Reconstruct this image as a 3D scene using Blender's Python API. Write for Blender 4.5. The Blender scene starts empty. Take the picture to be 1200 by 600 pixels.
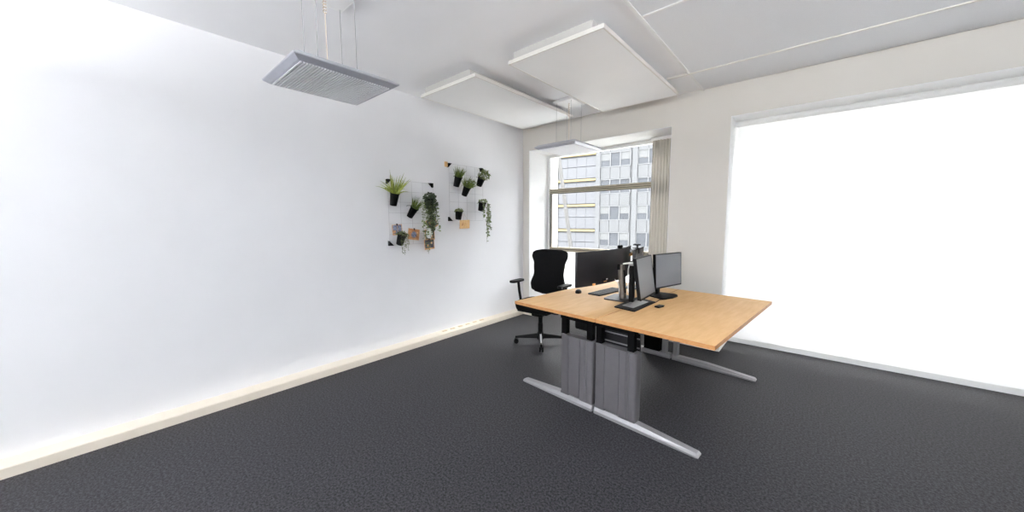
import bpy, bmesh, math, random
from mathutils import Vector, Matrix
random.seed(7)
C = bpy.context.scene.collection
SC = bpy.context.scene
PI = math.pi

# ---------------------------------------------------------------- camera, sky, exposure
EYE = 1.445
pitch, yaw, roll = .0973884, -.713463, -.00384386
F = Vector((math.sin(yaw)*math.cos(pitch), math.cos(yaw)*math.cos(pitch), -math.sin(pitch)))
R0 = Vector((math.cos(yaw), -math.sin(yaw), 0)); U0 = R0.cross(F)
R1 = R0*math.cos(roll)+U0*math.sin(roll); U1 = U0*math.cos(roll)-R0*math.sin(roll)
cd = bpy.data.cameras.new('camera'); cam = bpy.data.objects.new('camera', cd); C.objects.link(cam)
cd.sensor_fit = 'HORIZONTAL'; cd.sensor_width = 36; cd.lens = 411.2/1200*36
cd.clip_start = .02; cd.clip_end = 600
M = Matrix((R1, U1, -F)).transposed().to_4x4(); M.translation = (0, 0, EYE)
cam.matrix_world = M
SC.camera = cam

SKY = 20.5
w = bpy.data.worlds.new('overcast_sky'); SC.world = w; w.use_nodes = True
nt = w.node_tree; bg = nt.nodes['Background']
tc = nt.nodes.new('ShaderNodeTexCoord'); sp = nt.nodes.new('ShaderNodeSeparateXYZ'); cr = nt.nodes.new('ShaderNodeValToRGB')
nt.links.new(tc.outputs['Generated'], sp.inputs[0]); nt.links.new(sp.outputs['Z'], cr.inputs[0]); nt.links.new(cr.outputs[0], bg.inputs[0])
cr.color_ramp.elements[0].color = (.31, .32, .335, 1); cr.color_ramp.elements[1].color = (1, 1, 1, 1)
bg.inputs[1].default_value = SKY
vs = SC.view_settings; vs.view_transform = 'Standard'; vs.look = 'None'; vs.gamma = 1; vs.use_curve_mapping = False
vs.exposure = 0.42
UP = 125                                                  # watts of each unseen pendant added as ceiling fill light
SC.cycles.max_bounces = 14; SC.cycles.diffuse_bounces = 8; SC.cycles.transparent_max_bounces = 16
SC.cycles.use_denoising = True

# ---------------------------------------------------------------- materials
def s2l(c):
    return tuple(((v/255)/12.92 if v/255 <= .04045 else ((v/255+.055)/1.055)**2.4) for v in c)+(1,)
MATS = {}
def mat(name, rgb, rough=.6, metal=0, var=.06, scale=30, bump=0, bscale=None, spec=.5, stretch=(1, 1, 1), rgb2=None, detail=4):
    m = bpy.data.materials.new(name); m.use_nodes = True; n = m.node_tree; b = n.nodes['Principled BSDF']
    b.inputs['Roughness'].default_value = rough; b.inputs['Metallic'].default_value = metal
    b.inputs['Specular IOR Level'].default_value = spec
    co = n.nodes.new('ShaderNodeTexCoord'); mp = n.nodes.new('ShaderNodeMapping'); mp.inputs['Scale'].default_value = stretch
    n.links.new(co.outputs['Object'], mp.inputs[0])
    no = n.nodes.new('ShaderNodeTexNoise'); no.inputs['Scale'].default_value = scale; no.inputs['Detail'].default_value = detail
    n.links.new(mp.outputs[0], no.inputs['Vector'])
    r = n.nodes.new('ShaderNodeValToRGB'); c = s2l(rgb)
    c2 = s2l(rgb2) if rgb2 else tuple(v*(1-var) for v in c[:3])+(1,)
    if not rgb2: c = tuple(min(1, v*(1+var)) for v in c[:3])+(1,)
    r.color_ramp.elements[0].color = c2; r.color_ramp.elements[1].color = c
    r.color_ramp.elements[0].position = .32; r.color_ramp.elements[1].position = .68
    n.links.new(no.outputs['Fac'], r.inputs[0]); n.links.new(r.outputs[0], b.inputs['Base Color'])
    if bump:
        bn = n.nodes.new('ShaderNodeTexNoise'); bn.inputs['Scale'].default_value = bscale or scale; bn.inputs['Detail'].default_value = 3
        n.links.new(mp.outputs[0], bn.inputs['Vector'])
        bu = n.nodes.new('ShaderNodeBump'); bu.inputs['Strength'].default_value = bump; bu.inputs['Distance'].default_value = .003
        n.links.new(bn.outputs['Fac'], bu.inputs['Height']); n.links.new(bu.outputs[0], b.inputs['Normal'])
    MATS[name] = m; return m
mat('wall_paint', (226, 226, 228), .85, var=.012, scale=3, bump=.15, bscale=260, spec=.2)
mat('grey_paint', (216, 212, 205), .85, var=.01, scale=3, bump=.1, bscale=260, spec=.2)
mat('ceiling_paint', (240, 240, 242), .9, var=.01, scale=3, spec=.2)
mat('reveal_white', (236, 236, 236), .6, var=.01, spec=.3)
mat('tile_metal', (222, 223, 226), .7, var=.03, scale=240, spec=.3)
mat('trim_white', (232, 232, 232), .6, var=.01)
mat('panel_white', (240, 240, 240), .75, var=.01, scale=4, spec=.25)
mat('panel_edge', (222, 219, 213), .6, var=.02)
mat('box_grey', (190, 188, 184), .6, var=.02)
mat('trunk_cream', (226, 216, 200), .45, var=.015, scale=5)
mat('socket_tan', (205, 184, 152), .5, var=.05)
mat('frame_bronze', (178, 168, 148), .45, .2, var=.05)
mat('gasket_dark', (70, 64, 56), .6)
mat('frame_white', (235, 235, 233), .5, var=.01)
mat('carpet', (60, 59, 64), .62, scale=48, spec=.24, rgb2=(1, 1, 1), detail=4)
for n_ in MATS['carpet'].node_tree.nodes:
    if n_.type == 'TEX_NOISE' and n_.inputs['Scale'].default_value == 48: n_.inputs['Roughness'].default_value = .85; n_.inputs['Scale'].default_value = 80
    if n_.type == 'VALTORGB': n_.color_ramp.elements[0].position = .42; n_.color_ramp.elements[1].position = .6
b_ = MATS['carpet'].node_tree.nodes['Principled BSDF']; b_.inputs['Sheen Weight'].default_value = .09; b_.inputs['Sheen Roughness'].default_value = .3
mat('beech', (212, 172, 122), .55, scale=9, stretch=(4, .6, 3), rgb2=(203, 161, 109), spec=.22)
mat('beech_edge', (188, 138, 88), .45, scale=9, stretch=(3, 3, 6), rgb2=(168, 117, 70), spec=.4)
mat('metal_grey', (98, 96, 99), .42, .35, var=.03)
mat('foot_grey', (150, 149, 151), .38, .4, var=.03)
mat('black_metal', (4, 4, 5), .7, spec=.08, var=.1)
mat('black_plastic', (6, 6, 7), .5, var=.1, spec=.15)
mat('black_fabric', (8, 8, 9), .95, var=.2, scale=300, bump=.3, bscale=400, spec=.15)
mat('monitor_black', (22, 21, 24), .4, var=.05, spec=.35)
mat('dark_grey_plastic', (36, 35, 39), .42, var=.05)
mat('chrome', (205, 205, 208), .16, 1.0, var=.02)
mat('screen_grey', (70, 73, 80), .28, var=.02, scale=3, spec=.7)
mat('stand_silver', (116, 108, 100), .35, .5, var=.03)
mat('silver_back', (66, 64, 64), .4, .2, var=.03)
mat('lamp_grey', (176, 178, 187), .4, .35, var=.02)
mat('lamp_louver', (242, 243, 247), .45, 0, var=.02)
mat('lamp_rim', (196, 197, 202), .4, .3, var=.02)
mat('wire_steel', (150, 150, 152), .4, .5)
mat('grid_wire', (186, 186, 188), .5, .2)
mat('cable_white', (225, 225, 222), .5)
mat('cable_beige', (205, 190, 172), .5)
mat('curtain_cloth', (206, 198, 184), .9, scale=60, stretch=(4, 4, .15), rgb2=(186, 178, 165), spec=.1)
mat('pot_black', (5, 5, 6), .6, var=.2, spec=.15)
mat('soil', (52, 40, 30), .95, var=.3, scale=120)
mat('fern_green', (162, 170, 84), .55, scale=35, rgb2=(112, 124, 48))
mat('grass_green', (126, 142, 62), .55, scale=40, rgb2=(64, 82, 32))
mat('bush_green', (112, 124, 60), .6, scale=60, rgb2=(58, 70, 36))
mat('ivy_dark', (72, 86, 58), .5, scale=45, rgb2=(34, 44, 30))
mat('ivy_mid', (128, 142, 92), .5, scale=45, rgb2=(74, 90, 52))
mat('stem', (92, 86, 52), .7)
mat('wood_tag', (224, 186, 132), .55, scale=14, stretch=(2, 9, 2), rgb2=(202, 158, 104))
mat('card_tan', (218, 178, 128), .6, scale=30, rgb2=(176, 124, 80))
mat('card_blue', (150, 160, 186), .5, scale=70, rgb2=(52, 60, 84))
mat('card_dark', (84, 84, 98), .5, scale=60, rgb2=(34, 34, 42))
mat('card_brown', (198, 142, 92), .6, scale=40, rgb2=(150, 96, 56))
mat('paper_white', (238, 238, 238), .7, var=.01)
mat('patch_orange', (224, 160, 84), .5)
mat('string_tan', (188, 176, 156), .8)
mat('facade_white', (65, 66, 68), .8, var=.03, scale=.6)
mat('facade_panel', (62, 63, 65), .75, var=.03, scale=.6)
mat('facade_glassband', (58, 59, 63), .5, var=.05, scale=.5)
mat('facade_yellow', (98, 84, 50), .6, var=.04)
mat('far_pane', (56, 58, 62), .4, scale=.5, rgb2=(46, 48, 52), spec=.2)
mat('far_blind', (66, 67, 68), .7, var=.03)
mat('far_frame', (75, 76, 78), .7, var=.02)
mat('mast_grey', (46, 45, 44), .6)
mat('street', (170, 169, 166), .9, var=.1, scale=.3)
def glass_mat():
    m = bpy.data.materials.new('window_glass'); m.use_nodes = True; n = m.node_tree; n.nodes.clear()
    o = n.nodes.new('ShaderNodeOutputMaterial'); mx = n.nodes.new('ShaderNodeMixShader'); t = n.nodes.new('ShaderNodeBsdfTransparent')
    g = n.nodes.new('ShaderNodeBsdfGlossy'); g.inputs['Roughness'].default_value = .02
    fr = n.nodes.new('ShaderNodeFresnel'); fr.inputs['IOR'].default_value = 1.25
    t.inputs[0].default_value = (.96, .97, .97, 1)
    n.links.new(fr.outputs[0], mx.inputs[0]); n.links.new(t.outputs[0], mx.inputs[1]); n.links.new(g.outputs[0], mx.inputs[2]); n.links.new(mx.outputs[0], o.inputs[0])
    MATS['glass'] = m
glass_mat()
def blind_mat(key='blind_cloth', tcol=(.95, .95, .95), dcol=(.9, .9, .9), fac=.35):
    m = bpy.data.materials.new(key); m.use_nodes = True; n = m.node_tree; n.nodes.clear()
    o = n.nodes.new('ShaderNodeOutputMaterial'); mx = n.nodes.new('ShaderNodeMixShader'); t = n.nodes.new('ShaderNodeBsdfTranslucent'); d = n.nodes.new('ShaderNodeBsdfDiffuse')
    no = n.nodes.new('ShaderNodeTexNoise'); no.inputs['Scale'].default_value = 200
    t.inputs[0].default_value = (*tcol, 1); d.inputs[0].default_value = (*dcol, 1); mx.inputs[0].default_value = fac
    n.links.new(t.outputs[0], mx.inputs[1]); n.links.new(d.outputs[0], mx.inputs[2]); n.links.new(mx.outputs[0], o.inputs[0])
    MATS[key] = m
blind_mat(); blind_mat('frosted', (.78, .78, .78)); blind_mat('curtain_sheer', (.72, .695, .66), (.7, .68, .645), .45)

# ---------------------------------------------------------------- helpers
def thing(name, label, cat, loc=(0, 0, 0), rz=0, group=None):
    o = bpy.data.objects.new(name, None); C.objects.link(o); o.location = loc; o.rotation_euler = (0, 0, rz)
    o.empty_display_size = .05
    o['label'] = label; o['category'] = cat
    if group: o['group'] = group
    return o
def tag(o, label, cat, group=None):
    o['label'] = label; o['category'] = cat
    if group: o['group'] = group
    return o
def rootmat(p):
    while p.parent: p = p.parent
    return Matrix.Translation(p.location) @ Matrix.Rotation(p.rotation_euler.z, 4, 'Z')
def obj(name, bm, m, parent=None, smooth=False, world=True, bevel=0, origin=None):
    """one mesh object; verts given in world space (or the thing's own space with world=False)"""
    if parent is not None and world: bm.transform(rootmat(parent).inverted())
    if parent is None and origin is not None: bm.transform(Matrix.Translation(-Vector(origin)))
    bmesh.ops.recalc_face_normals(bm, faces=bm.faces)
    me = bpy.data.meshes.new(name); bm.to_mesh(me); bm.free()
    for mm in (m if isinstance(m, (list, tuple)) else [m]): me.materials.append(MATS[mm])
    if smooth:
        for p in me.polygons: p.use_smooth = True
        me.set_sharp_from_angle(angle=math.radians(40))
    o = bpy.data.objects.new(name, me); C.objects.link(o)
    if parent is not None: o.parent = parent
    elif origin is not None: o.location = origin
    if bevel:
        b = o.modifiers.new('bevel', 'BEVEL'); b.width = bevel; b.segments = 2; b.limit_method = 'ANGLE'; b.angle_limit = math.radians(50)
    return o
def struct(name, bm, m, parent=None, **k):
    o = obj(name, bm, m, parent, **k)
    if parent is None: o['kind'] = 'structure'
    return o
def NB(): return bmesh.new()
def box(bm, x0, x1, y0, y1, z0, z1, mtx=None, mi=0):
    v = [bm.verts.new((x, y, z)) for x in (x0, x1) for y in (y0, y1) for z in (z0, z1)]
    if mtx is not None:
        for a in v: a.co = mtx @ a.co
    for q in ((0, 1, 3, 2), (4, 6, 7, 5), (0, 4, 5, 1), (2, 3, 7, 6), (0, 2, 6, 4), (1, 5, 7, 3)):
        f = bm.faces.new([v[i] for i in q]); f.material_index = mi
    return bm
def bx(*a, **k): return box(NB(), *a, **k)
def loft(bm, rings, cap=True, closed=True):
    vs_ = [[bm.verts.new(p) for p in r] for r in rings]
    n = len(rings[0])
    for a, b in zip(vs_, vs_[1:]):
        for i in range(n if closed else n-1):
            j = (i+1) % n
            bm.faces.new((a[i], a[j], b[j], b[i]))
    if cap:
        bm.faces.new(vs_[0][::-1]); bm.faces.new(vs_[-1])
    return bm
def tube(bm, pts, r, n=8, r2=None):
    pts = [Vector(p) for p in pts]; rings = []
    up = None
    for i, p in enumerate(pts):
        d = (pts[min(i+1, len(pts)-1)]-pts[max(i-1, 0)]).normalized()
        if up is None:
            up = Vector((0, 0, 1)) if abs(d.z) < .9 else Vector((1, 0, 0))
        a = d.cross(up).normalized(); up = a.cross(d).normalized()
        rr = r if r2 is None else r+(r2-r)*i/(len(pts)-1)
        rings.append([p+(a*math.cos(t)+up*math.sin(t))*rr for t in [2*PI*k/n for k in range(n)]])
    return loft(bm, rings)
def lathe(bm, prof, n=24, mtx=None):
    rings = [[Vector((r*math.cos(2*PI*k/n), r*math.sin(2*PI*k/n), z)) for k in range(n)] for r, z in prof]
    if mtx is not None: rings = [[mtx @ p for p in r] for r in rings]
    return loft(bm, rings)
def prism(bm, poly, z0, z1, mtx=None):
    rings = [[Vector((x, y, z)) for x, y in poly] for z in (z0, z1)]
    if mtx is not None: rings = [[mtx @ p for p in r] for r in rings]
    return loft(bm, rings)
def rrect(cx, cy, hx, hy, r, n=5):
    out = []
    for sx, sy, a0 in ((1, 1, 0), (-1, 1, 90), (-1, -1, 180), (1, -1, 270)):
        for k in range(n+1):
            a = math.radians(a0+90*k/n); out.append((cx+sx*(hx-r)+r*math.cos(a), cy+sy*(hy-r)+r*math.sin(a)))
    return out
def slab_with_holes(bm, axis, at, thick, u0, u1, z0, z1, holes):
    """wall slab of given thickness with rectangular openings; axis 'x': plane x=at, u=y; axis 'y': plane y=at, u=x"""
    us = sorted({u0, u1, *[h[0] for h in holes], *[h[1] for h in holes]}); zs = sorted({z0, z1, *[h[2] for h in holes], *[h[3] for h in holes]})
    for a, b in zip(us, us[1:]):
        for c, d in zip(zs, zs[1:]):
            um, zm = (a+b)/2, (c+d)/2
            if any(h[0] < um < h[1] and h[2] < zm < h[3] for h in holes): continue
            lo, hi = min(at, at+thick), max(at, at+thick)
            if axis == 'x': box(bm, lo, hi, a, b, c, d)
            else: box(bm, a, b, lo, hi, c, d)
    bmesh.ops.remove_doubles(bm, verts=bm.verts, dist=1e-5)
    return bm

# ---------------------------------------------------------------- room shell
XL, XR, YB, YW, H = -3.53, 2.6, -2.6, 4.35, 2.865
WIN_Y = 4.85                                             # plane of the window frames, half a metre inside the reveal
struct('floor', bx(XL-.2, XR+.2, YB-.2, WIN_Y+.3, -.15, 0), 'carpet')
struct('ceiling', bx(XL-.2, XR+.2, YB-.2, WIN_Y+.3, H, H+.2), 'ceiling_paint')
struct('wall_left', bx(XL-.2, XL, YB-.2, WIN_Y+.3, 0, H), 'wall_paint')
A1 = (-3.41, -1.325); A2 = (-.74, 1.55); SOF = 2.53      # the window bay, and one added at right for daylight
struct('wall_far', slab_with_holes(NB(), 'y', YW, WIN_Y+.3-YW, XL, XR+.2, 0, H, [(*A1, 0, SOF), (*A2, 0, SOF)]), 'grey_paint')
struct('wall_back', slab_with_holes(NB(), 'y', YB, -.2, XL, XR, 0, H, [(XL+.9, -1.2, 1.0, 2.4), (-.2, XR-.9, 1.0, 2.4)]), 'wall_paint')
struct('wall_right', bx(XR, XR+.2, YB-.2, YW, 0, H), 'wall_paint')
# white linings of the reveals and parapets
def bay(i, x0, x1):
    bm = NB()
    box(bm, x0, x0+.006, YW+.002, WIN_Y+.05, 0, SOF); box(bm, x1-.006, x1, YW+.002, WIN_Y+.05, 0, SOF)
    box(bm, x0, x1, YW+.002, WIN_Y+.05, SOF-.006, SOF)
    box(bm, x0, x1, WIN_Y-.02, WIN_Y+.2, 0, .08)
    struct('trim_%d' % i, bm, 'reveal_white')
bay(1, *A1); bay(2, *A2)
def window(i, x0, x1):
    t = bpy.data.objects.new('window_%d' % i, None); C.objects.link(t); t.location = ((x0+x1)/2, WIN_Y, .965); t['kind'] = 'structure'
    y0, y1 = WIN_Y-.01, WIN_Y+.06
    zt = 1.935; zb = .965
    f = NB()
    box(f, x0+.006, x0+.05, y0+.01, y1, zb, SOF-.006); box(f, x1-.05, x1-.006, y0+.01, y1, zb, SOF-.006)
    box(f, x0+.05, x1-.05, y0+.01, y1, SOF-.05, SOF-.006)
    obj('window_frame', f, 'frame_white', t)
    s = NB()
    box(s, x0+.05, x1-.05, y0-.03, y1, zb, zb+.025); box(s, x0+.05, x1-.05, y0, y1, zb+.036, zb+.062)
    obj('window_sill', s, 'frame_bronze', t)
    tr = NB()
    box(tr, x0+.05, x1-.05, y0-.015, y1, zt-.034, zt-.018); box(tr, x0+.05, x1-.05, y0-.02, y1, zt-.007, zt+.008); box(tr, x0+.05, x1-.05, y0-.01, y1, zt+.018, zt+.036)
    obj('transom', tr, 'frame_bronze', t)
    g = NB()
    box(g, x0+.05, x1-.05, y0+.006, y1-.01, zt-.018, zt-.007); box(g, x0+.05, x1-.05, y0+.006, y1-.01, zt+.008, zt+.018)
    box(g, x0+.05, x0+.064, y0+.002, y1-.01, zb+.062, zt-.032); box(g, x1-.064, x1-.05, y0+.002, y1-.01, zb+.062, zt-.032)
    box(g, x0+.064, x1-.064, y0+.004, y1-.01, zt-.042, zt-.032); box(g, x0+.05, x1-.05, y0+.004, y1-.01, zb+.025, zb+.036)
    obj('gasket', g, 'gasket_dark', t)
    obj('pane', bx(x0+.05, x1-.05, WIN_Y+.03, WIN_Y+.034, zt+.036, SOF-.05), 'glass', t)
    obj('pane', bx(x0+.05, x1-.05, WIN_Y+.03, WIN_Y+.034, zb+.062, zt-.042), 'glass', t)
    fr2 = NB(); box(fr2, x0+.006, x0+.05, y0+.01, y1, .08, zb); box(fr2, x1-.05, x1-.006, y0+.01, y1, .08, zb); obj('window_frame', fr2, 'frame_white', t)
    obj('frosted_pane', bx(x0+.05, x1-.05, WIN_Y+.03, WIN_Y+.034, .08, zb), 'frosted', t)
window(1, *A1); window(2, *A2)  # the right hand window is added to bring in daylight
def fill_window(i, at, u0, u1, z0, z1, n):
    t = bpy.data.objects.new('window_%d' % i, None); C.objects.link(t); t['kind'] = 'structure'; t.location = ((u0+u1)/2, at, z0)
    st = (u1-u0)/n; holes = [(u0+st*k+.03, u0+st*(k+1)-.03, z0+.04, z1-.04) for k in range(n)]
    obj('window_frame', slab_with_holes(NB(), 'y', at, .05, u0, u1, z0, z1, holes), 'frame_white', t)
    for h in holes: obj('pane', bx(h[0], h[1], at+.02, at+.024, h[2], h[3]), 'glass', t)
fill_window(3, YB-.12, XL+.9, -1.2, 1.0, 2.4, 3); fill_window(4, YB-.12, -.2, XR-.9, 1.0, 2.4, 3)  # rear windows added out of view to let in fill light
# metal ceiling field on the right, with its light strips
for j, (ya, yb) in enumerate(((-2.6, -1.2), (-1.18, .04), (.06, 1.28), (1.3, 2.53), (2.55, 3.77), (3.79, 4.33))):
    o = obj('ceiling_tile', bx(-1.0, XR, ya, yb, H-.012, H), 'tile_metal'); o['kind'] = 'structure'
struct('trim_3', bx(-1.022, -1.0, YB, YW, H-.016, H), 'trim_white')
for j, y in enumerate((-1.19, .05, 1.29, 2.54)):
    struct('trim_%d' % (4+j), bx(-1.0, XR, y-.01, y+.01, H-.016, H), 'trim_white')
struct('trim_8', bx(-1.22, XR, 3.77, 3.79, H-.02, H), 'panel_edge')
# floor trunking along the left wall
bl = bpy.data.objects.new('baseboard_left', None); C.objects.link(bl); bl.location = (XL, 1, 0); bl['kind'] = 'structure'
prof = [(XL, 0), (-3.405, 0), (-3.405, .06), (-3.41, .066), (XL, .072)]
bm = NB(); loft(bm, [[Vector((x, y, z)) for x, z in prof] for y in (YB, 4.35)]); obj('trunking', bm, 'trunk_cream', bl)
for y in (2.72, 2.85, 2.98, 3.11, 3.24, 3.37):
    bm = NB(); box(bm, -3.505, -3.475, y-.032, y+.032, .06, .0745); obj('socket_outlet', bm, 'socket_tan', bl)
bm = NB(); box(bm, -3.41, -3.2, 4.2, 4.347, 0, .062); struct('baseboard_far', bm, 'trunk_cream', bevel=.004)

# ---------------------------------------------------------------- outside: building opposite, mast, street
struct('ground', bx(-160, 160, -160, 160, -12.6, -12.4), 'street')
fb = thing('office_building', 'white office block across the street with strip windows and yellow floor bands', 'building', (-18.95, 36.78, -12.4), math.radians(9.4))
zb0 = -12.4
def fbox(bm, s0, s1, d0, d1, z0, z1): return box(bm, s0, s1, d0, d1, z0-zb0, z1-zb0)
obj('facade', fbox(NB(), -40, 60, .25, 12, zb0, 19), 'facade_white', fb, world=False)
PIT = 2.93
floors_z = [1.65+PIT*k for k in range(-2, 4)]
for k in range(-4, 9):
    if k == -1: continue
    obj('pilaster', fbox(NB(), 4.03*k-.3, 4.03*k+.2, .0, .3, zb0, 19), 'facade_white', fb, world=False)
obj('pilaster', fbox(NB(), -5.6, -4.95, 0, .3, zb0, 19), 'facade_white', fb, world=False)
bays_s = [.22+4.03*k for k in range(0, 8)]+[-9.3-4.03*k for k in range(0, 4)]
for s in bays_s:
    for z in floors_z:
        pf = [(s+.02, .27), (s+.02, .12)]
        for a in (1, 2): pf += [(s+a*1.09-.03, .12), (s+a*1.09-.02, .17), (s+a*1.09+.02, .17), (s+a*1.09+.03, .12)]
        pf += [(s+3.25, .12), (s+3.25, .27)]
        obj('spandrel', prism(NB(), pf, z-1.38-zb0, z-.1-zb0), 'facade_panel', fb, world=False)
rv = random.Random(3)
for s in bays_s:
    for z in floors_z:
        fr = NB()
        fbox(fr, s-.02, s+3.3, .1, .27, z-.08, z); fbox(fr, s-.02, s+3.3, .1, .27, z+1.45, z+1.53)
        for a in range(4): fbox(fr, s+a*1.09-.05, s+a*1.09+.05, .1, .27, z, z+1.45)
        wf = obj('window', fr, 'far_frame', fb, world=False)
        pn = NB(); fbox(pn, s+.05, s+3.22, .2, .26, z, z+1.45)
        obj('pane', pn, 'far_pane', wf, world=False)
        if rv.random() < .6:
            hh = rv.choice((.35, .62, .8))
            for a in range(3):
                if rv.random() < .8: obj('blind', fbox(NB(), s+a*1.09+.06, s+a*1.09+1.03, .17, .2, z+1.45-hh, z+1.45), 'far_blind', wf, world=False)
for k in range(-3, 6):
    z = .4+2.89*k
    pf = [(-4.9, .3)]
    for a in range(4): pf += [(-4.88+a*1.15+.02, .125), (-4.88+a*1.15+.03, .1), (-4.88+(a+1)*1.15-.03, .1), (-4.88+(a+1)*1.15-.02, .125)]
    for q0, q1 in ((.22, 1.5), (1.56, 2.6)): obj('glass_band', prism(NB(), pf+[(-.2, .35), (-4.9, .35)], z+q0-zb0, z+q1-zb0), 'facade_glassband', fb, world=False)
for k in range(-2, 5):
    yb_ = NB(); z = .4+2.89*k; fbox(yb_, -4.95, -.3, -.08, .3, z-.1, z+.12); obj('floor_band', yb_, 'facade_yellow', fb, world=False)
bm = NB(); tube(bm, [(-5.2, 12, -12.4), (-7.27, 12, .2), (-7.95, 12, 4.25)], .09, 10, .075)
tag(obj('street_mast', bm, 'mast_grey', smooth=True, origin=(-5.2, 12, -12.4)), 'slim grey slanting mast outside the window', 'mast')

# ---------------------------------------------------------------- curtain, added blind
ct = thing('curtain', 'beige pleated curtain hanging at right side of the window', 'curtain', (-1.51, 4.77, 0))
n = 120; ring = []
xs = [(-1.684+.342*i/n) for i in range(n+1)]
fr_ = [(x, 4.768+.024*math.sin((x+1.684)/.342*2*PI*9)+.006*math.sin(x*60)) for x in xs]
poly = fr_+[(x, y+.004) for x, y in fr_[::-1]]
bm = NB()
rings = []
for z in (.06, .9, 1.7, 2.49):
    rings.append([Vector((x-.012*(2.49-z)/2.4*(1 if x < -1.5 else 0)*(-1.5-x)/.17, y, z)) for x, y in poly])
loft(bm, rings); obj('cloth', bm, 'curtain_sheer', ct, smooth=True)
obj('curtain_rail', bx(-1.7, -1.34, 4.75, 4.79, 2.488, 2.524), 'frame_white', ct)
rb = thing('added_blind', 'added white roller blind diffusing daylight over the right hand window bay', 'blind', (.4, 4.6, .1))  # added blind, its backlit cloth gives soft white light
obj('cloth', bx(A2[0]+.03, A2[1]-.03, 4.6, 4.602, .12, 2.48), 'blind_cloth', rb)
bm = NB(); tube(bm, [(A2[0]+.01, 4.6, 2.49), (A2[1]-.01, 4.6, 2.49)], .03, 16); obj('roller_tube', bm, 'frame_white', rb, smooth=True)
obj('bottom_bar', bx(A2[0]+.03, A2[1]-.03, 4.594, 4.608, .1, .125), 'frame_white', rb)

# ---------------------------------------------------------------- ceiling panels
def acoustic(x0, x1, y0, y1, label):
    zb = 2.765
    t = thing('acoustic_panel', label, 'ceiling panel', ((x0+x1)/2, (y0+y1)/2, H), 0, 'white panels under the ceiling')
    obj('panel', bx(x0+.012, x1-.012, y0+.012, y1-.012, zb, zb+.026), 'panel_white', t)
    fr = NB(); slab = [(x0, x1, y0, y0+.012), (x0, x1, y1-.012, y1), (x0, x0+.012, y0+.012, y1-.012), (x1-.012, x1, y0+.012, y1-.012)]
    for a in slab: box(fr, *a, zb-.002, zb+.028)
    obj('edge_profile', fr, 'panel_edge', t)
    obj('mounting_box', bx(x0+.03, x1-.105, y0+.035, y1-.12, zb+.028, H), 'box_grey', t)
acoustic(-2.05, -1.18, 2.33, 4.05, 'right hand white acoustic panel under the ceiling, above the desks')
acoustic(-3.27, -2.43, 2.305, 4.0, 'white acoustic panel under the ceiling beside the left wall')

# ---------------------------------------------------------------- pendant lamps
def rect4(x0, x1, y0, y1, z): return [Vector(p) for p in ((x0, y0, z), (x1, y0, z), (x1, y1, z), (x0, y1, z))]
def pendant(cx, cy, hx, hy, label, watts=0):
    t = thing('pendant_lamp', label, 'lamp', (cx, cy, 2.3), 0, 'square grey pendant lamps')
    zb, zm, zt = 2.295, 2.318, 2.345
    bm = NB(); i = .028
    loft(bm, [rect4(cx-hx+i, cx+hx-i, cy-hy+i, cy+hy-i, zb), rect4(cx-hx, cx+hx, cy-hy, cy+hy, zm-.004), rect4(cx-hx, cx+hx, cy-hy, cy+hy, zm)])
    obj('lower_housing', bm, 'lamp_grey', t)
    bm = NB(); loft(bm, [rect4(cx-hx-.002, cx+hx+.002, cy-hy-.002, cy+hy+.002, zm), rect4(cx-hx-.002, cx+hx+.002, cy-hy-.002, cy+hy+.002, zm+.005)]); obj('rim', bm, 'lamp_rim', t)
    bm = NB(); loft(bm, [rect4(cx-hx+.004, cx+hx-.004, cy-hy+.004, cy+hy-.004, zm+.005), rect4(cx-hx+i*1.2, cx+hx-i*1.2, cy-hy+i*1.2, cy+hy-i*1.2, zt)]); obj('upper_housing', bm, 'lamp_grey', t)
    bm = NB(); nn = 34; a0, a1 = cy-hy+.04, cy+hy-.04
    for k in range(nn):
        y = a0+(a1-a0)*k/nn; st = (a1-a0)/nn
        box(bm, cx-hx+.04, cx+hx-.04, y, y+st*.55, zb-.006, zb)
    obj('louver', bm, 'lamp_louver', t)
    bm = NB(); loft(bm, [rect4(cx-.118, cx+.118, cy-.13, cy+.13, H-.034), rect4(cx-.13, cx+.13, cy-.142, cy+.142, H-.03), rect4(cx-.13, cx+.13, cy-.142, cy+.142, H)]); obj('ceiling_plate', bm, 'panel_white', t)
    for sx in (-1, 1):
        for sy in (-1, 1):
            bm = NB(); tube(bm, [(cx+sx*.1, cy+sy*.115, zt-.01), (cx+sx*.1, cy+sy*.115, H-.032)], .0016, 6); obj('suspension_wire', bm, 'wire_steel', t)
    if watts:                                            # added fill light: shines up at the ceiling
        ld = bpy.data.lights.new('fill_uplight', 'AREA'); ld.energy = watts; ld.size = .42; ld.color = (.96, .98, 1)
        lo = bpy.data.objects.new('fill_uplight', ld); C.objects.link(lo); lo.parent = t; lo.location = (0, 0, .06); lo.rotation_euler = (PI, 0, 0)
    bm = NB(); tube(bm, [(cx+.02, cy-.03, zt-.005), (cx+.02, cy-.03, H-.16)], .003, 6)
    pts = [(cx+.02+.009*math.cos(a*.7), cy-.03+.009*math.sin(a*.7), H-.16+a*.13/70) for a in range(71)]
    tube(bm, pts, .003, 5); obj('power_cable', bm, 'cable_beige', t, smooth=True)
pendant(-2.35, 1.0, .275, .3, 'nearer grey louvered pendant lamp hanging before the bare left wall')
pendant(-2.31, 3.715, .28, .31, 'farther square pendant lamp hanging in front of the window')

pendant(-2.35, -1.5, .275, .3, 'added unseen pendant with uplight near the back wall, left', UP)  # pendants added out of view, their uplights fill the room
pendant(.5, -1.5, .275, .3, 'added unseen pendant with uplight near the back wall, right', UP)
pendant(1.2, 1.0, .275, .3, 'added unseen pendant with uplight between desks and right wall', UP)

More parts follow.
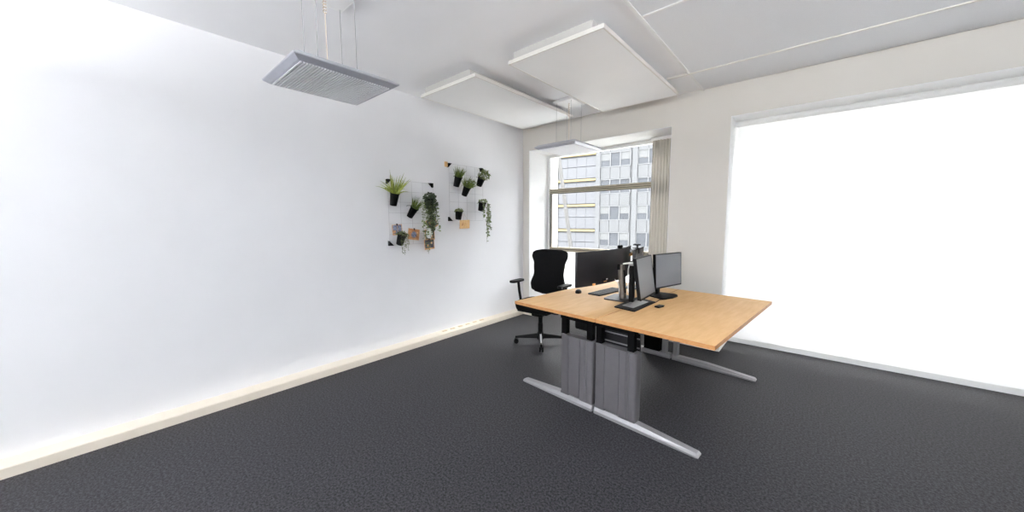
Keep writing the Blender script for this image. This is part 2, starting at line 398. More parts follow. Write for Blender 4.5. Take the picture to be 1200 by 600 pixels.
# ---------------------------------------------------------------- desks
def desk(x0, x1, feet, cover, posts, label, mirror):
    y0, y1, zt = 2.305, 3.905, .73
    t = thing('office_desk', label, 'desk', ((x0+x1)/2, (y0+y1)/2, 0), 0, 'two desks pushed together')
    obj('desktop', bx(x0+.002, x1-.002, y0+.002, y1-.002, zt-.025, zt), 'beech', t)
    ed = NB()
    for a in ((x0, x1, y0, y0+.002), (x0, x1, y1-.002, y1), (x0, x0+.002, y0+.002, y1-.002), (x1-.002, x1, y0+.002, y1-.002)): box(ed, *a, zt-.026, zt-.0005)
    obj('edge_band', ed, 'beech_edge', t)
    fx0, fx1 = feet
    def foot(yc, name='foot'):
        def sec(x, hy, h): return [Vector((x, yc-hy, 0)), Vector((x, yc-hy-.002, h*.45)), Vector((x, yc-hy+.012, h)), Vector((x, yc+hy-.012, h)), Vector((x, yc+hy+.002, h*.45)), Vector((x, yc+hy, 0))]
        bm = NB(); tip0 = .022 if not mirror else .05; tip1 = .05 if not mirror else .022
        rr = [sec(fx0, .026, tip0*.7), sec(fx0+.02, .034, tip0*1.1)]
        rr += [sec(cover[0], .038, .05), sec(cover[1], .038, .05)]
        rr += [sec(fx1-.012, .034, tip1*1.05 if mirror else .05), sec(fx1, .027, tip1*.7 if mirror else .045)]
        loft(bm, rr); return obj(name, bm, 'foot_grey', t)
    foot(2.352); foot(3.825)
    # near leg: two black posts and a grey ribbed cover
    for px in posts:
        obj('post', bx(px-.023, px+.023, 2.338, 2.385, .5, .69), 'black_metal', t)
    a, b = cover; bm = NB(); yf = 2.315; L = b-a
    g = [(a, 2.392), (a, yf+.018), (a+.006, yf+.006), (a+.02, yf)]
    for q in (.26, .62):
        g += [(a+L*q-.004, yf), (a+L*q-.002, yf+.004), (a+L*q+.002, yf+.004), (a+L*q+.004, yf)]
    g += [(b-.075, yf), (b-.07, yf+.006), (b-.06, yf+.008), (b-.05, yf-.002), (b-.02, yf-.002), (b-.006, yf+.006), (b, yf+.02), (b, 2.392)]
    prism(bm, g, .066, .545)
    box(bm, a+.001, a+L*.26, yf+.004, 2.39, .05, .066); box(bm, a+L*.62, b-.001, yf+.004, 2.39, .05, .066)
    obj('leg_cover', bm, 'metal_grey', t, smooth=True)
    obj('top_rail', bx(posts[0]-.03, posts[1]+.03, 2.335, 2.39, .668, .705), 'black_metal', t)
    xm = (posts[0]+posts[1])/2
    obj('long_beam', bx(xm-.03, xm+.03, 2.39, 3.8, .655, .7), 'black_metal', t)
    return t
d1 = desk(-2.03, -1.1945, (-1.945, -1.215), (-1.512, -1.214), (-1.5, -1.258), 'beech topped office desk on the left, with keyboard and mouse', False)
d2 = desk(-1.1865, -.395, (-1.198, -.46), (-1.194, -.87), (-1.176, -.925), 'beech topped office desk on the right, with two grey screens', True)
obj('far_post', bx(-1.5, -1.33, 3.79, 3.86, .05, .69), 'black_metal', d1)
obj('far_post', bx(-1.3, -1.262, 3.79, 3.86, .05, .705), 'foot_grey', d1)
obj('control_box', bx(-1.56, -1.41, 2.56, 2.68, .52, .6), 'black_plastic', d1, bevel=.02)
obj('hanger', bx(-1.5, -1.47, 2.6, 2.64, .6, .705), 'black_metal', d1)
obj('far_post', bx(-1.185, -1.147, 3.79, 3.86, .05, .705), 'foot_grey', d2)
obj('cable_tray', bx(-1.18, -.9, 2.425, 2.445, .49, .655), 'monitor_black', d2)
for z in (.615, .548): obj('tray_edge', bx(-1.18, -.9, 2.417, 2.425, z, z+.008), 'foot_grey', d2)
def spin(t, deg, px, py):
    a = math.radians(deg); x, y = t.location.x-px, t.location.y-py
    t.location.x = px+x*math.cos(a)-y*math.sin(a); t.location.y = py+x*math.sin(a)+y*math.cos(a); t.rotation_euler.z += a
spin(d1, -5, -1.19, 2.305); spin(d2, -5, -1.19, 2.305)

# ---------------------------------------------------------------- office chair (own space, facing -Y)
ch = thing('office_chair', 'black swivel office chair with armrests behind the left desk', 'chair', (-2.405, 3.29, 0), math.radians(5))
def interp(tbl, z):
    for (a, va), (b, vb) in zip(tbl, tbl[1:]):
        if a <= z <= b: return va+(vb-va)*(3*((z-a)/(b-a))**2-2*((z-a)/(b-a))**3)
    return tbl[-1][1]
bk = NB(); rings = []
hw = [(.56, .10), (.585, .19), (.62, .232), (.68, .24), (.82, .205), (.93, .215), (1.03, .248), (1.07, .242), (1.095, .205), (1.105, .14)]
for k in range(45):
    z = .56+.545*k/44; wv = interp(hw, z)
    yb = .2+.05*((z-.72)/.4)**2+.06*(z-.56)
    th = .022*min(1, math.sqrt(max(.02, min(z-.555, 1.11-z)/.03)))
    row = []
    for j in range(32):
        a = 2*PI*j/32; c, s = math.cos(a), math.sin(a)
        x = wv*math.copysign(abs(c)**.55, c); y = th*math.copysign(abs(s)**.7, s)
        row.append(Vector((x, yb+y-.10*(x/.25)**2*.55, z)))
    rings.append(row)
loft(bk, rings); obj('backrest', bk, 'black_fabric', ch, smooth=True, world=False)
st = NB(); rings = []
for z, s in ((.435, .86), (.44, .93), (.455, .985), (.485, 1), (.505, .985), (.517, .93), (.522, .8)):
    rings.append([Vector((.262*s*math.copysign(abs(math.cos(a))**.6, math.cos(a)), -.02+.235*s*math.copysign(abs(math.sin(a))**.6, math.sin(a)), z-(.02 if math.sin(a) < -.8 else 0))) for a in [2*PI*j/40 for j in range(40)]])
loft(st, rings); obj('seat', st, 'black_fabric', ch, smooth=True, world=False)
obj('seat_pan', bx(-.2, .2, -.2, .19, .405, .438), 'black_plastic', ch, world=False, bevel=.01)
bm = NB(); tube(bm, [(0, .12, .415), (0, .22, .42), (0, .262, .46), (0, .255, .56), (0, .245, .72)], .02, 10); obj('back_support', bm, 'black_plastic', ch, smooth=True, world=False)
obj('mechanism', bx(-.07, .07, -.1, .13, .345, .407), 'black_plastic', ch, world=False, bevel=.015)
bm = NB(); tube(bm, [(.07, .02, .385), (.2, .01, .38), (.23, .01, .385)], .007, 8); obj('lever', bm, 'black_plastic', ch, smooth=True, world=False)
bm = NB(); lathe(bm, [(.031, .14), (.031, .25), (.026, .252), (.026, .35)], 20); obj('gas_column', bm, 'black_plastic', ch, smooth=True, world=False)
bm = NB(); lathe(bm, [(.03, .055), (.042, .06), (.044, .12), (.034, .145), (.02, .146)], 20); obj('base_hub', bm, 'black_plastic', ch, smooth=True, world=False)
for s in (-1, 1):
    a = NB(); tube(a, [(s*.14, .03, .415), (s*.25, .03, .412), (s*.292, .03, .43), (s*.302, .03, .48), (s*.318, .02, .6), (s*.325, .01, .715)], .017, 10)
    ao = obj('armrest', a, 'black_plastic', ch, smooth=True, world=False)
    p = NB(); prism(p, rrect(s*.325, -.02, .042, .12, .035), .715, .742); obj('arm_pad', p, 'black_plastic', ao, smooth=True, world=False, bevel=.006)
for k in range(4):
    an = math.radians(-52-5+90*k); u = Vector((math.cos(an), math.sin(an), 0)); v = Vector((-u.y, u.x, 0))
    bm = NB(); rings = []
    for r, hw_, zl, zh in ((.03, .026, .07, .128), (.15, .021, .07, .112), (.27, .016, .068, .094), (.3, .013, .068, .092)):
        rings.append([u*r+v*hw_+Vector((0, 0, zl)), u*r-v*hw_+Vector((0, 0, zl)), u*r-v*hw_*.6+Vector((0, 0, zh)), u*r+v*hw_*.6+Vector((0, 0, zh))])
    loft(bm, rings); lo = obj('base_leg', bm, 'black_plastic', ch, world=False, bevel=.003)
    bm = NB(); rings = []
    for r, hw_, zh in ((.05, .012, .125), (.15, .01, .113), (.26, .007, .097)):
        rings.append([u*r+v*hw_+Vector((0, 0, zh-.004)), u*r-v*hw_+Vector((0, 0, zh-.004)), u*r-v*hw_*.7+Vector((0, 0, zh+.005)), u*r+v*hw_*.7+Vector((0, 0, zh+.005))])
    loft(bm, rings)
    if k == 0: obj('leg_glint', bm, 'lamp_rim', lo, world=False)  # shine on the front leg put in as a pale strip
    else: bm.free()
    bm = NB(); c0 = u*.288
    for sd in (-1, 1):
        mt = Matrix.Translation(c0+v*(sd*.015)+Vector((0, 0, .031))) @ Matrix(((v.x, u.x, 0, 0), (v.y, u.y, 0, 0), (0, 0, 1, 0), (0, 0, 0, 1))) @ Matrix.Rotation(PI/2, 4, 'Y')
        lathe(bm, [(.02, -.011), (.029, -.01), (.031, -.004), (.031, .004), (.029, .01), (.02, .011)], 18, mt)
    tube(bm, [c0+Vector((0, 0, .03)), c0+Vector((0, 0, .072))], .008, 8)
    obj('caster', bm, 'black_plastic', lo, smooth=True, world=False)

# ---------------------------------------------------------------- monitors
def ultrawide():
    t = thing('monitor', 'very wide curved black monitor seen from behind on the left desk', 'monitor', (-1.36, 3.09, .73), 0, 'monitors')
    def arc(y): return -1.385-.095*((y-3.08)/.57)**2
    def shell(bm, ya, yb, z0, z1, d0, d1, n=28):
        rings = []
        for k in range(n+1):
            y = ya+(yb-ya)*k/n; x = arc(y)
            rings.append([Vector((x+d0, y, z0)), Vector((x+d1, y, z0)), Vector((x+d1, y, z1)), Vector((x+d0, y, z1))])
        return loft(bm, rings)
    obj('back_shell', shell(NB(), 2.525, 3.64, .893, 1.19, -.022, .0), 'monitor_black', t, smooth=True, bevel=.004)
    obj('screen', shell(NB(), 2.533, 3.632, .903, 1.182, -.027, -.0221), 'screen_grey', t, smooth=True)
    # ports and labels on the back, plain coloured patches at the far end
    def back_patch(m, ya, yb, z0, z1, lift=.0005):
        x = arc((ya+yb)/2)
        obj('back_patch', bx(x, x+lift+.001, ya, yb, z0, z1), m, t)
    back_patch('black_plastic', 2.83, 2.95, .905, .945, .001)
    back_patch('paper_white', 2.86, 2.885, .925, .934, .002); back_patch('paper_white', 2.895, 2.92, .927, .936, .002); back_patch('patch_orange', 2.85, 2.915, .911, .918, .002)
    back_patch('patch_orange', 2.7, 2.73, .898, .913, .012)
    back_patch('paper_white', 3.55, 3.62, 1.13, 1.15, .014); back_patch('patch_orange', 3.5, 3.61, 1.09, 1.115, .014)
    b = NB(); prism(b, rrect(-1.35, 3.085, .1, .135, .03), .73, .742); obj('stand_base', b, 'dark_grey_plastic', t, smooth=True)
    cb = NB(); rings = []
    for z, xo in ((.742, -1.315), (.9, -1.328), (1.05, -1.34)):
        rings.append([Vector((x, y, z)) for x, y in rrect(xo, 3.085, .024, .034, .012, 3)])
    loft(cb, rings); so = obj('stand_column', cb, 'stand_silver', t, smooth=True)
    cs = NB(); rings = []
    for z, xo in ((.79, -1.319), (1.0, -1.336)):
        rings.append([Vector((xo+.015, 3.07, z)), Vector((xo+.028, 3.07, z)), Vector((xo+.028, 3.096, z)), Vector((xo+.015, 3.096, z))])
    loft(cs, rings); obj('cable_slot', cs, 'black_plastic', so)
    obj('mount_arm', bx(-1.364, -1.33, 3.05, 3.12, 1.0, 1.055), 'black_plastic', t, bevel=.006)
    bm = NB(); tube(bm, [(-1.36, 3.0, .92), (-1.33, 3.01, .88), (-1.33, 3.03, .83), (-1.335, 3.04, .76)], .004, 6); obj('cable', bm, 'cable_white', t, smooth=True)
ultrawide()

def flat_monitor(pn, yaw_, length, zb, zt, tilt, label, screen_m, back_m, stand, face=1):
    """pn: near lower corner of the screen side; panel runs from there along yaw_ (0 = +Y); face +1 looks to +X"""
    dr = Vector((-math.sin(yaw_), math.cos(yaw_), 0)); nr = Vector((dr.y, -dr.x, 0))*face
    pn = Vector(pn); ctr = pn+dr*length/2
    t = thing('monitor', label, 'monitor', (ctr.x-nr.x*.06, ctr.y-nr.y*.06, .73), 0, 'monitors')
    lean = tilt
    def P(a, d, z):                                  # along, depth (positive towards the viewer side), height
        return pn+dr*a+nr*(d-lean*(z-zb)/(zt-zb))+Vector((0, 0, z-pn.z))
    def slab(bm, a0, a1, d0, d1, z0, z1):
        loft(bm, [[P(a0, d0, z0), P(a1, d0, z0), P(a1, d1, z0), P(a0, d1, z0)], [P(a0, d0, z1), P(a1, d0, z1), P(a1, d1, z1), P(a0, d1, z1)]]); return bm
    obj('back_shell', slab(NB(), 0, length, -.03, -.003, zb, zt), back_m, t, bevel=.003)
    obj('bezel', slab(slab(slab(slab(NB(), 0, length, -.003, 0, zb, zb+.014), 0, length, -.003, 0, zt-.007, zt), 0, .007, -.003, 0, zb+.014, zt-.007), length-.007, length, -.003, 0, zb+.014, zt-.007), 'black_plastic', t)
    obj('screen', slab(NB(), .007, length-.007, -.003, -.0012, zb+.014, zt-.007), screen_m, t)
    obj('rear_housing', slab(NB(), length*.3, length*.7, -.05, -.03, zb+.07, zt-.07), back_m, t, bevel=.006)
    return t, P, dr, nr, slab
# second monitor of the left desk, silver back towards us
t, P, dr, nr, slab = flat_monitor((-1.345, 3.43, .84), math.radians(10.2), .44, .84, 1.165, .0, 'silver backed monitor at far end of the left desk with webcam on top', 'screen_grey', 'silver_back', None, face=1)
for c in list(t.children):
    if c.name.startswith('screen'): c.data.materials[0] = MATS['silver_back']
bm = NB(); prism(bm, rrect(-1.46, 3.69, .075, .1, .03), .73, .742); obj('stand_base', bm, 'dark_grey_plastic', t, smooth=True)
obj('stand_neck', bx(-1.5, -1.475, 3.66, 3.72, .742, 1.02), 'dark_grey_plastic', t, bevel=.005)
obj('mount_arm', bx(-1.476, -1.415, 3.66, 3.7, .97, 1.01), 'dark_grey_plastic', t)
# right desk, nearer screen
t, P, dr, nr, slab = flat_monitor((-1.06, 2.85, .787), math.radians(3.5), .43, .787, 1.137, .05, 'tilted grey screened monitor on right desk, the nearer one on square black foot', 'screen_grey', 'black_plastic', None)
bm = NB(); prism(bm, [(-1.24, 2.74), (-1.235, 2.725), (-1.06, 2.685), (-1.045, 2.69), (-1.03, 3.12), (-1.04, 3.13), (-1.22, 3.21), (-1.235, 3.2)], .73, .739); obj('stand_base', bm, 'black_plastic', t, bevel=.003)
bm = NB(); prism(bm, [(-1.2, 2.8), (-1.09, 2.77), (-1.075, 3.07), (-1.19, 3.12)], .739, .7405); obj('base_inlay', bm, 'foot_grey', t)
obj('stand_column', bx(-1.215, -1.175, 2.965, 3.01, .739, 1.06), 'black_plastic', t, bevel=.004)
obj('column_cap', bx(-1.217, -1.173, 2.963, 3.012, 1.06, 1.072), 'foot_grey', t, bevel=.003)
obj('mount_arm', bx(-1.18, -1.13, 2.975, 3.06, .96, 1.01), 'black_plastic', t)
# right desk, farther screen
t, P, dr, nr, slab = flat_monitor((-1.12, 3.38, .8), math.radians(-14), .45, .8, 1.13, .015, 'grey screened monitor on right desk, the farther one on rounded black foot', 'screen_grey', 'black_plastic', None)
bm = NB(); prism(bm, [(-1.205, 3.4), (-1.19, 3.36), (-1.02, 3.27), (-1.0, 3.3), (-.965, 3.4), (-.955, 3.5), (-.975, 3.56), (-1.0, 3.575), (-1.16, 3.58), (-1.19, 3.54)], .73, .742); obj('stand_base', bm, 'black_plastic', t, bevel=.003)
obj('stand_neck', bx(-1.16, -1.125, 3.45, 3.52, .742, .9), 'black_plastic', t, bevel=.004)

# ---------------------------------------------------------------- small things on the desks
kb = thing('keyboard', 'slim black keyboard on the left desk below the wide monitor', 'keyboard', (-1.575, 3.28, .73), math.radians(-7))
bm = NB(); prism(bm, rrect(0, 0, .068, .22, .008), 0, .012); obj('case', bm, 'dark_grey_plastic', kb, world=False)
bm = NB()
for r in range(5):
    for c in range(14):
        box(bm, -.058+r*.0235, -.038+r*.0235, -.21+c*.03, -.186+c*.03, .012, .0155)
obj('keys', bm, 'black_plastic', kb, world=False)
bm = NB(); rings = []
for z, s in ((0, .94), (.008, 1), (.018, .92), (.027, .7), (.032, .42)):
    rings.append([Vector((.032*s*math.cos(a), .056*s*math.sin(a)+(.004 if z > .02 else 0), z)) for a in [2*PI*k/24 for k in range(24)]])
mo = thing('mouse', 'black computer mouse on the left desk beside the keyboard', 'mouse', (-1.775, 3.07, .73), math.radians(25))
loft(bm, rings); obj('body', bm, 'black_plastic', mo, smooth=True, world=False)
bm = NB(); lathe(bm, [(.004, -.004), (.007, -.003), (.007, .003), (.004, .004)], 14, Matrix.Translation((0, .03, .024)) @ Matrix.Rotation(PI/2, 4, 'Y')); obj('scroll_wheel', bm, 'dark_grey_plastic', mo, smooth=True, world=False)
ad = thing('usb_adapter', 'small black adapter lying on the right desk before the screens', 'adapter', (-.953, 2.976, .73), math.radians(-12))
bm = NB(); prism(bm, rrect(0, 0, .022, .04, .006), 0, .014); obj('body', bm, 'black_plastic', ad, world=False, bevel=.002)
obj('plug', bx(-.012, .012, .04, .062, .003, .01), 'dark_grey_plastic', ad, world=False)
cb = thing('white_cable', 'white cable looped over the black stand of the nearer screen', 'cable', (-1.2, 2.99, .73))
bm = NB(); pts = []
for k in range(40):
    a = 2*PI*k/39; pts.append((-1.225+.05*math.cos(a), 2.99+.045*math.sin(a), 1.079+.008*math.cos(a)))
tube(bm, pts, .006, 8)
tube(bm, [(-1.235, 3.03, 1.075), (-1.25, 3.03, 1.02), (-1.245, 3.02, .92), (-1.25, 3.04, .83), (-1.228, 3.04, .76), (-1.222, 3.06, .745)], .005, 8)
obj('lead', bm, 'cable_white', cb, smooth=True)
bm = NB(); tube(bm, [(-1.03, 3.13, .734), (-1.04, 3.25, .734), (-1.0, 3.3, .734), (-1.06, 3.36, .734)], .003, 6)
tag(obj('thin_cable', bm, 'black_plastic', smooth=True, origin=(-1.03, 3.13, .734)), 'thin dark cable on right desk between the two screen feet', 'cable')
def webcam(x, y, z, rz, label, big):
    t = thing('webcam', label, 'webcam', (x, y, z), rz, 'webcams clipped on monitors')
    if big:
        bm = NB(); tube(bm, [(0, -.0, .035), (0, .0, .047)], .03, 16); obj('body', bm, 'black_plastic', t, smooth=True, world=False)
        obj('post', bx(-.008, .008, -.008, .008, 0, .036), 'black_plastic', t, world=False)
        bm = NB(); box(bm, -.045, .02, -.016, .016, .0, .008); box(bm, .014, .02, -.02, .02, -.05, 0); obj('clip', bm, 'black_plastic', t, world=False, bevel=.003)
        bm = NB(); tube(bm, [(-.03, 0, .04), (-.04, 0, .04)], .009, 14); obj('lens', bm, 'screen_grey', t, smooth=True, world=False)
    else:
        bm = NB(); prism(bm, rrect(0, 0, .014, .04, .012), .006, .03); obj('body', bm, 'black_plastic', t, smooth=True, world=False, bevel=.006)
        obj('clip', bx(-.02, .016, -.02, .02, 0, .006), 'black_plastic', t, world=False)
        bm = NB(); tube(bm, [(-.012, 0, .018), (-.019, 0, .018)], .008, 14); obj('lens', bm, 'screen_grey', t, smooth=True, world=False)
webcam(-1.396, 3.18, 1.19, 0, 'small black webcam on top edge of the wide curved monitor', False)
webcam(-1.378, 3.56, 1.165, math.radians(10), 'black webcam with round head clipped on the silver backed monitor', True)

# ---------------------------------------------------------------- wire grids on the left wall
GX = XL+.03
def grid(y0, y1, z0, z1, label, tan):
    t = thing('wire_grid', label, 'wall grid', (GX, (y0+y1)/2, z0), 0, 'wire grids on the left wall')
    bm = NB()
    ny = 4; nz = 6
    for k in range(ny+1): y = y0+(y1-y0)*k/ny; tube(bm, [(GX, y, z0), (GX, y, z1)], .0017, 6)
    for k in range(nz+1): z = z0+(z1-z0)*k/nz; tube(bm, [(GX, y0, z), (GX, y1, z)], .0017, 6)
    obj('wire_mesh', bm, 'grid_wire', t)
    for cy, sy in ((y0, 1), (y1, -1)):
        for cz, sz in ((z0, 1), (z1, -1)):
            if cy == y1 and cz == z0: continue
            bm = NB(); a = [(cy-sy*.006, cz-sz*.006), (cy+sy*.046, cz-sz*.006), (cy-sy*.006, cz+sz*.046)]
            loft(bm, [[Vector((x, y, z)) for y, z in a] for x in (XL, GX+.006)]); obj('corner_bracket', bm, 'black_plastic', t)
    if tan: obj('wall_pad', bx(XL, XL+.02, y0-.045, y0-.007, z1-.04, z1+.02), 'wood_tag', t)
    return t
g1 = grid(2.015, 2.6, 1.195, 1.9, 'left wire grid on the wall with photo cards and hanging pots', False)
g2 = grid(2.85, 3.435, 1.462, 2.168, 'right wire grid on the wall with tan corner pad and five pots', True)

def pot(y, z, lean, label, name='potted_plant', h=.125, r=.054, off=.075, turn=0):
    """returns thing and a matrix from pot space (z up along the pot axis, origin at pot base) to world"""
    base = Vector((GX+off-.03, y, z))
    t = thing(name, label, 'plant', base, 0, 'pots hanging on the wire grids')
    mt = Matrix.Translation(base) @ Matrix.Rotation(turn, 4, 'X') @ Matrix.Rotation(lean, 4, 'Y')
    bm = NB(); n = 20
    lathe(bm, [(r*.74, 0), (r*.97, h*.93), (r*1.06, h*.93), (r*1.08, h), (r*.98, h), (r*.95, h*.9)], n, mt)
    obj('pot', bm, 'pot_black', t, smooth=True)
    bm = NB(); lathe(bm, [(r*.9, h*.84), (r*.93, h*.905), (r*.2, h*.93)], n, mt); obj('soil', bm, 'soil', t)
    a = mt @ Vector((-r*1.0, 0, h*.85))
    bm = NB(); tube(bm, [a, a+Vector((0, 0, .014)), Vector((GX+.002, y, a.z+.016)), Vector((GX-.004, y, a.z+.006))], .0025, 6); obj('hook', bm, 'black_metal', t)
    return t, mt, h, r
def blades(bm, mt, h, r, n, length, spread, width, droop, seed, zlift=0):
    rg = random.Random(seed)
    for k in range(n):
        a = rg.uniform(0, 2*PI); rr = r*.7*math.sqrt(rg.random()); th = spread*rg.uniform(.15, 1); L = length*rg.uniform(.6, 1.1)
        p = mt @ Vector((rr*math.cos(a), rr*math.sin(a), h*.9+zlift)); d = (mt.to_3x3() @ Vector((math.sin(th)*math.cos(a), math.sin(th)*math.sin(a), math.cos(th)))).normalized()
        prev = None; seg = 6
        side = d.cross(Vector((rg.uniform(-1, 1), rg.uniform(-1, 1), .3))).normalized()
        for s in range(seg+1):
            u = s/seg; wd = width*(1-u**2)*(.6+.4*math.sin(PI*min(1, u*1.6)))+.0006
            if p.x < XL+.006: p.x = XL+.006
            v = (bm.verts.new(p+side*wd), bm.verts.new(p-side*wd))
            if prev: bm.faces.new((prev[0], prev[1], v[1], v[0]))
            prev = v
            d = (d+Vector((0, 0, -droop))*(u+.1)).normalized(); p = p+d*(L/seg)
def leaf(bm, p, d, up, L, W):
    d = d.normalized(); s = d.cross(up)
    if s.length < 1e-3: s = d.cross(Vector((1, 0, 0)))
    s.normalize(); nn = s.cross(d)
    pts = [p, p+d*L*.35+s*W+nn*W*.25, p+d*L*.75+s*W*.7+nn*W*.2, p+d*L, p+d*L*.75-s*W*.7+nn*W*.2, p+d*L*.35-s*W+nn*W*.25, p+d*L*.5]
    v = [bm.verts.new((max(q.x, XL+.004), q.y, q.z)) for q in pts]
    for a, b in ((0, 1), (1, 2), (2, 3), (3, 4), (4, 5), (5, 0)): bm.faces.new((v[a], v[b], v[6]))
def rvec(rg): 
    return Vector((rg.gauss(0, 1), rg.gauss(0, 1), rg.gauss(0, 1))).normalized()
def clump(bm, c, rad, n, L, W, seed):
    rg = random.Random(seed)
    for k in range(n):
        q = rvec(rg); rr = rg.random()**.45
        p = Vector((c[0]+q.x*rad[0]*rr, c[1]+q.y*rad[1]*rr, c[2]+q.z*rad[2]*rr))
        leaf(bm, p, q+rvec(rg)*.7+Vector((0, 0, .25)), rvec(rg), L*rg.uniform(.6, 1.2), W*rg.uniform(.7, 1.2))
def trails(bm, bs, starts, seed, L=.02, W=.008, step=.016):
    rg = random.Random(seed)
    for (p0, length) in starts:
        p = Vector(p0); pts = [p.copy()]; d = Vector((rg.uniform(.1, .5), rg.uniform(-.3, .3), -.6)); go = 0
        while go < length:
            d = (d*.7+Vector((rg.uniform(-.25, .25), rg.uniform(-.28, .28), -.75))*.3*1.6).normalized()
            p = p+d*step; p.x = min(max(p.x, XL+.012), XL+.16); pts.append(p.copy()); go += step
            for s in (1, -1):
                if rg.random() < .8: leaf(bm, p, Vector((rg.uniform(-.2, .9), s*rg.uniform(.3, 1), rg.uniform(-.6, .3))), rvec(rg), L*rg.uniform(.6, 1.2), W*rg.uniform(.7, 1.2))
        tube(bs, pts, .0012, 4)

t, mt, h, r = pot(2.045, 1.625, .3, 'black pot with long arching fern blades, top left of left wire grid', 'potted_fern', r=.048, h=.135)
bm = NB(); blades(bm, mt, h, r, 34, .235, .62, .0095, .08, 1); blades(bm, mt, h, r, 14, .22, 1.15, .008, .2, 6); obj('foliage', bm, 'fern_green', t)
t, mt, h, r = pot(2.24, 1.505, .6, 'black pot of short upright grass, tilted, middle of left wire grid', 'potted_grass', r=.045, turn=-.25)
bm = NB(); blades(bm, mt, h, r, 110, .125, .55, .0035, .03, 2); obj('foliage', bm, 'grass_green', t)
t, mt, h, r = pot(2.488, 1.605, .3, 'dark ivy with long trailing leaves, right side of left wire grid', 'potted_ivy', r=.052)
bm = NB(); bs = NB(); c = mt @ Vector((0, 0, h+.0)); clump(bm, c+Vector((.01, .0, -.01)), (.055, .065, .06), 120, .036, .014, 3); clump(bm, c+Vector((.03, .015, -.07)), (.05, .07, .08), 110, .036, .014, 33)
rg = random.Random(12)
trails(bm, bs, [(c+Vector((rg.uniform(.0, .06), rg.uniform(-.09, .06), rg.uniform(-.05, .0))), rg.uniform(.15, .38)) for k in range(7)], 4, L=.034, W=.014, step=.024)
obj('foliage', bm, 'ivy_dark', t); bm = NB()
trails(bm, bs, [(c+Vector((rg.uniform(.0, .07), rg.uniform(-.11, .07), rg.uniform(-.1, -.02))), rg.uniform(.2, .4)) for k in range(8)], 41, L=.032, W=.013, step=.026)
trails(bm, bs, [(c+Vector((.03, -.05, -.1)), .5), (c+Vector((.02, -.02, -.1)), .53)], 14, L=.022, W=.009, step=.022)
obj('trailing_leaves', bm, 'ivy_mid', t); obj('stems', bs, 'stem', t)
t, mt, h, r = pot(2.105, 1.205, .5, 'black pot with sparse trailing plant at bottom of left wire grid', 'potted_trailing_plant', r=.05)
bm = NB(); bs = NB(); c = mt @ Vector((0, 0, h)); clump(bm, c, (.05, .055, .022), 60, .024, .009, 5)
trails(bm, bs, [(c+Vector((.04, y, 0)), L) for y, L in ((-.03, .2), (0, .22), (.03, .14), (.05, .1), (.055, .17))], 6, L=.016, W=.006); obj('foliage', bm, 'ivy_mid', t); obj('stems', bs, 'stem', t)

t, mt, h, r = pot(2.925, 1.89, .4, 'black pot of short grass, top left of right wire grid', 'potted_grass', r=.049)
bm = NB(); blades(bm, mt, h, r, 120, .13, .55, .0036, .03, 7); obj('foliage', bm, 'grass_green', t)
t, mt, h, r = pot(3.055, 1.785, .55, 'black pot of bushy grass spreading sideways, middle of right wire grid', 'potted_grass', r=.049)
bm = NB(); blades(bm, mt, h, r, 120, .14, .95, .0042, .05, 8); clump(bm, mt @ Vector((0, .03, h+.05)), (.05, .06, .04), 60, .03, .007, 21); obj('foliage', bm, 'grass_green', t)
t, mt, h, r = pot(3.32, 1.925, .5, 'black pot with round bushy plant, upper right of right wire grid', 'potted_shrub', r=.05, h=.11)
bm = NB(); clump(bm, mt @ Vector((.0, .03, h+.045)), (.065, .085, .065), 330, .024, .008, 9); obj('foliage', bm, 'bush_green', t)
t, mt, h, r = pot(2.95, 1.475, .15, 'black pot with low mossy top, lower left of right wire grid', 'potted_moss', r=.048, h=.105)
bm = NB(); clump(bm, mt @ Vector((0, 0, h+.004)), (.05, .05, .026), 220, .017, .006, 10); obj('foliage', bm, 'grass_green', t)
t, mt, h, r = pot(3.35, 1.595, .3, 'black pot with long trailing vine, lower right of right wire grid', 'potted_vine', r=.052, h=.115)
bm = NB(); bs = NB(); c = mt @ Vector((0, 0, h)); clump(bm, c+Vector((0, 0, .01)), (.05, .07, .02), 45, .028, .011, 11)
trails(bm, bs, [(c+Vector((.045, .03, 0)), .42), (c+Vector((.04, .055, 0)), .53), (c+Vector((.03, .06, 0)), .3), (c+Vector((.05, .045, 0)), .36), (c+Vector((.05, -.04, 0)), .16), (c+Vector((.03, .065, 0)), .44)], 13, L=.032, W=.012, step=.022)
leaf(bm, c+Vector((.05, -.01, -.16)), Vector((.2, -.7, -.8)), Vector((1, 0, 0)), .06, .02)
obj('foliage', bm, 'ivy_mid', t); obj('stems', bs, 'stem', t)

# ---------------------------------------------------------------- cards, tag
def card(y, z, wy, hz, rot, label, m_img, m_rim, spots, name='photo_card', cat='card', dx=.006):
    t = thing(name, label, cat, (GX+dx, y, z), 0, 'cards clipped on the left wire grid')
    mt = Matrix.Translation((GX+dx, y, z)) @ Matrix.Rotation(rot, 4, 'X')
    obj('backing', box(NB(), 0, .003, -wy/2, wy/2, -hz/2, hz/2, mt), m_rim, t)
    obj('picture', box(NB(), .003, .0036, -wy/2+.008, wy/2-.008, -hz/2+.016, hz/2-.006, mt), m_img, t)
    bm = NB()
    for (a, b, c, d) in spots:
        box(bm, .0036, .0042, a*wy/2, b*wy/2, c*hz/2, d*hz/2, mt)
    obj('print', bm, 'card_tan' if m_img != 'card_tan' else 'card_blue', t)
    obj('clip', box(NB(), -.004, .008, -.006, .006, hz/2-.012, hz/2+.008, mt), 'black_metal', t)
card(2.105, 1.362, .12, .115, .06, 'blue photo card with tan corner, left end of the card row', 'card_blue', 'card_tan', [(-.85, -.35, -.6, -.1), (.0, .1, -.6, .8)])
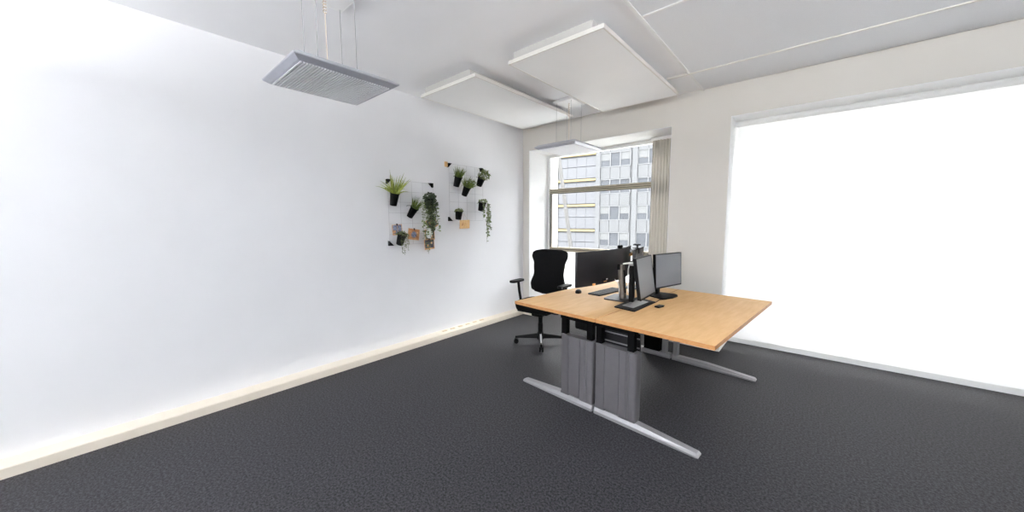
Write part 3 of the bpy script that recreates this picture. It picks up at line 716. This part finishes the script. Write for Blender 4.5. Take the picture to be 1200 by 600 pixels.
card(2.312, 1.305, .15, .125, -.14, 'orange brown card with blue flower print, middle of the card row', 'card_brown', 'card_tan', [(-.8, -.4, -.5, -.2), (.5, .8, .2, .5)])
b = bpy.data.objects['picture.001']
bm = NB()
for k in range(9):
    a = k*2*PI/9
    leaf(bm, Vector((GX+.0115, 2.312, 1.302)), Vector((0, math.cos(a), math.sin(a))), Vector((1, 0, 0)), .042, .012)
obj('flower_print', bm, 'card_blue', b)
card(2.57, 1.43, .14, .13, .5, 'tilted dark photo card with tan border beneath the ivy', 'card_dark', 'card_tan', [(-.6, -.1, .0, .5), (.1, .5, .3, .7)])
card(2.535, 1.295, .135, .125, .04, 'green and dark photo card right of the white paper tag', 'ivy_dark', 'card_tan', [(.2, .6, -.6, -.1)])
card(2.525, 1.18, .14, .12, .06, 'lowest dark photo card with tan lower edge', 'card_dark', 'card_tan', [(-.5, -.2, -.5, 0), (.3, .6, 0, .4)])
t = thing('paper_tag', 'white paper tag hanging among the ivy leaves', 'tag', (GX+.11, 2.45, 1.32))
bm = NB(); pl = [(-.045, -.02), (-.03, .055), (.02, .06), (.05, .0), (.02, -.06), (-.02, -.055)]
loft(bm, [[Vector((x, 2.45+a, 1.315+b_)) for a, b_ in pl] for x in (GX+.11, GX+.112)]); obj('paper', bm, 'paper_white', t)
bm = NB(); tube(bm, [(GX+.111, 2.45, 1.37), (GX+.04, 2.455, 1.43), (GX, 2.46, 1.43)], .001, 5); obj('string', bm, 'string_tan', t)
t = thing('wooden_tag', 'light wooden sign hung on string below the right wire grid', 'sign', (GX+.03, 3.06, 1.42))
mt = Matrix.Translation((GX+.08, 3.022, 1.415)) @ Matrix.Rotation(.03, 4, 'X') @ Matrix.Rotation(.1, 4, 'Y')
obj('board', box(NB(), 0, .007, -.083, .083, -.055, .055, mt), 'wood_tag', t, bevel=.002)
bm = NB()
for (a, c, wv, hv) in ((-.035, .0, .028, .016), (-.03, .018, .014, .01), (-.045, -.012, .02, .008), (.0, -.012, .03, .004), (.01, .01, .03, .004)): box(bm, .007, .0076, a-wv/2, a+wv/2, c-hv/2, c+hv/2, mt)
obj('print', bm, 'card_brown', t)
bm = NB(); tube(bm, [mt @ Vector((.003, -.02, .054)), (GX+.004, 3.05, 1.58), mt @ Vector((.003, .055, .054))], .0016, 5); obj('string', bm, 'string_tan', t)
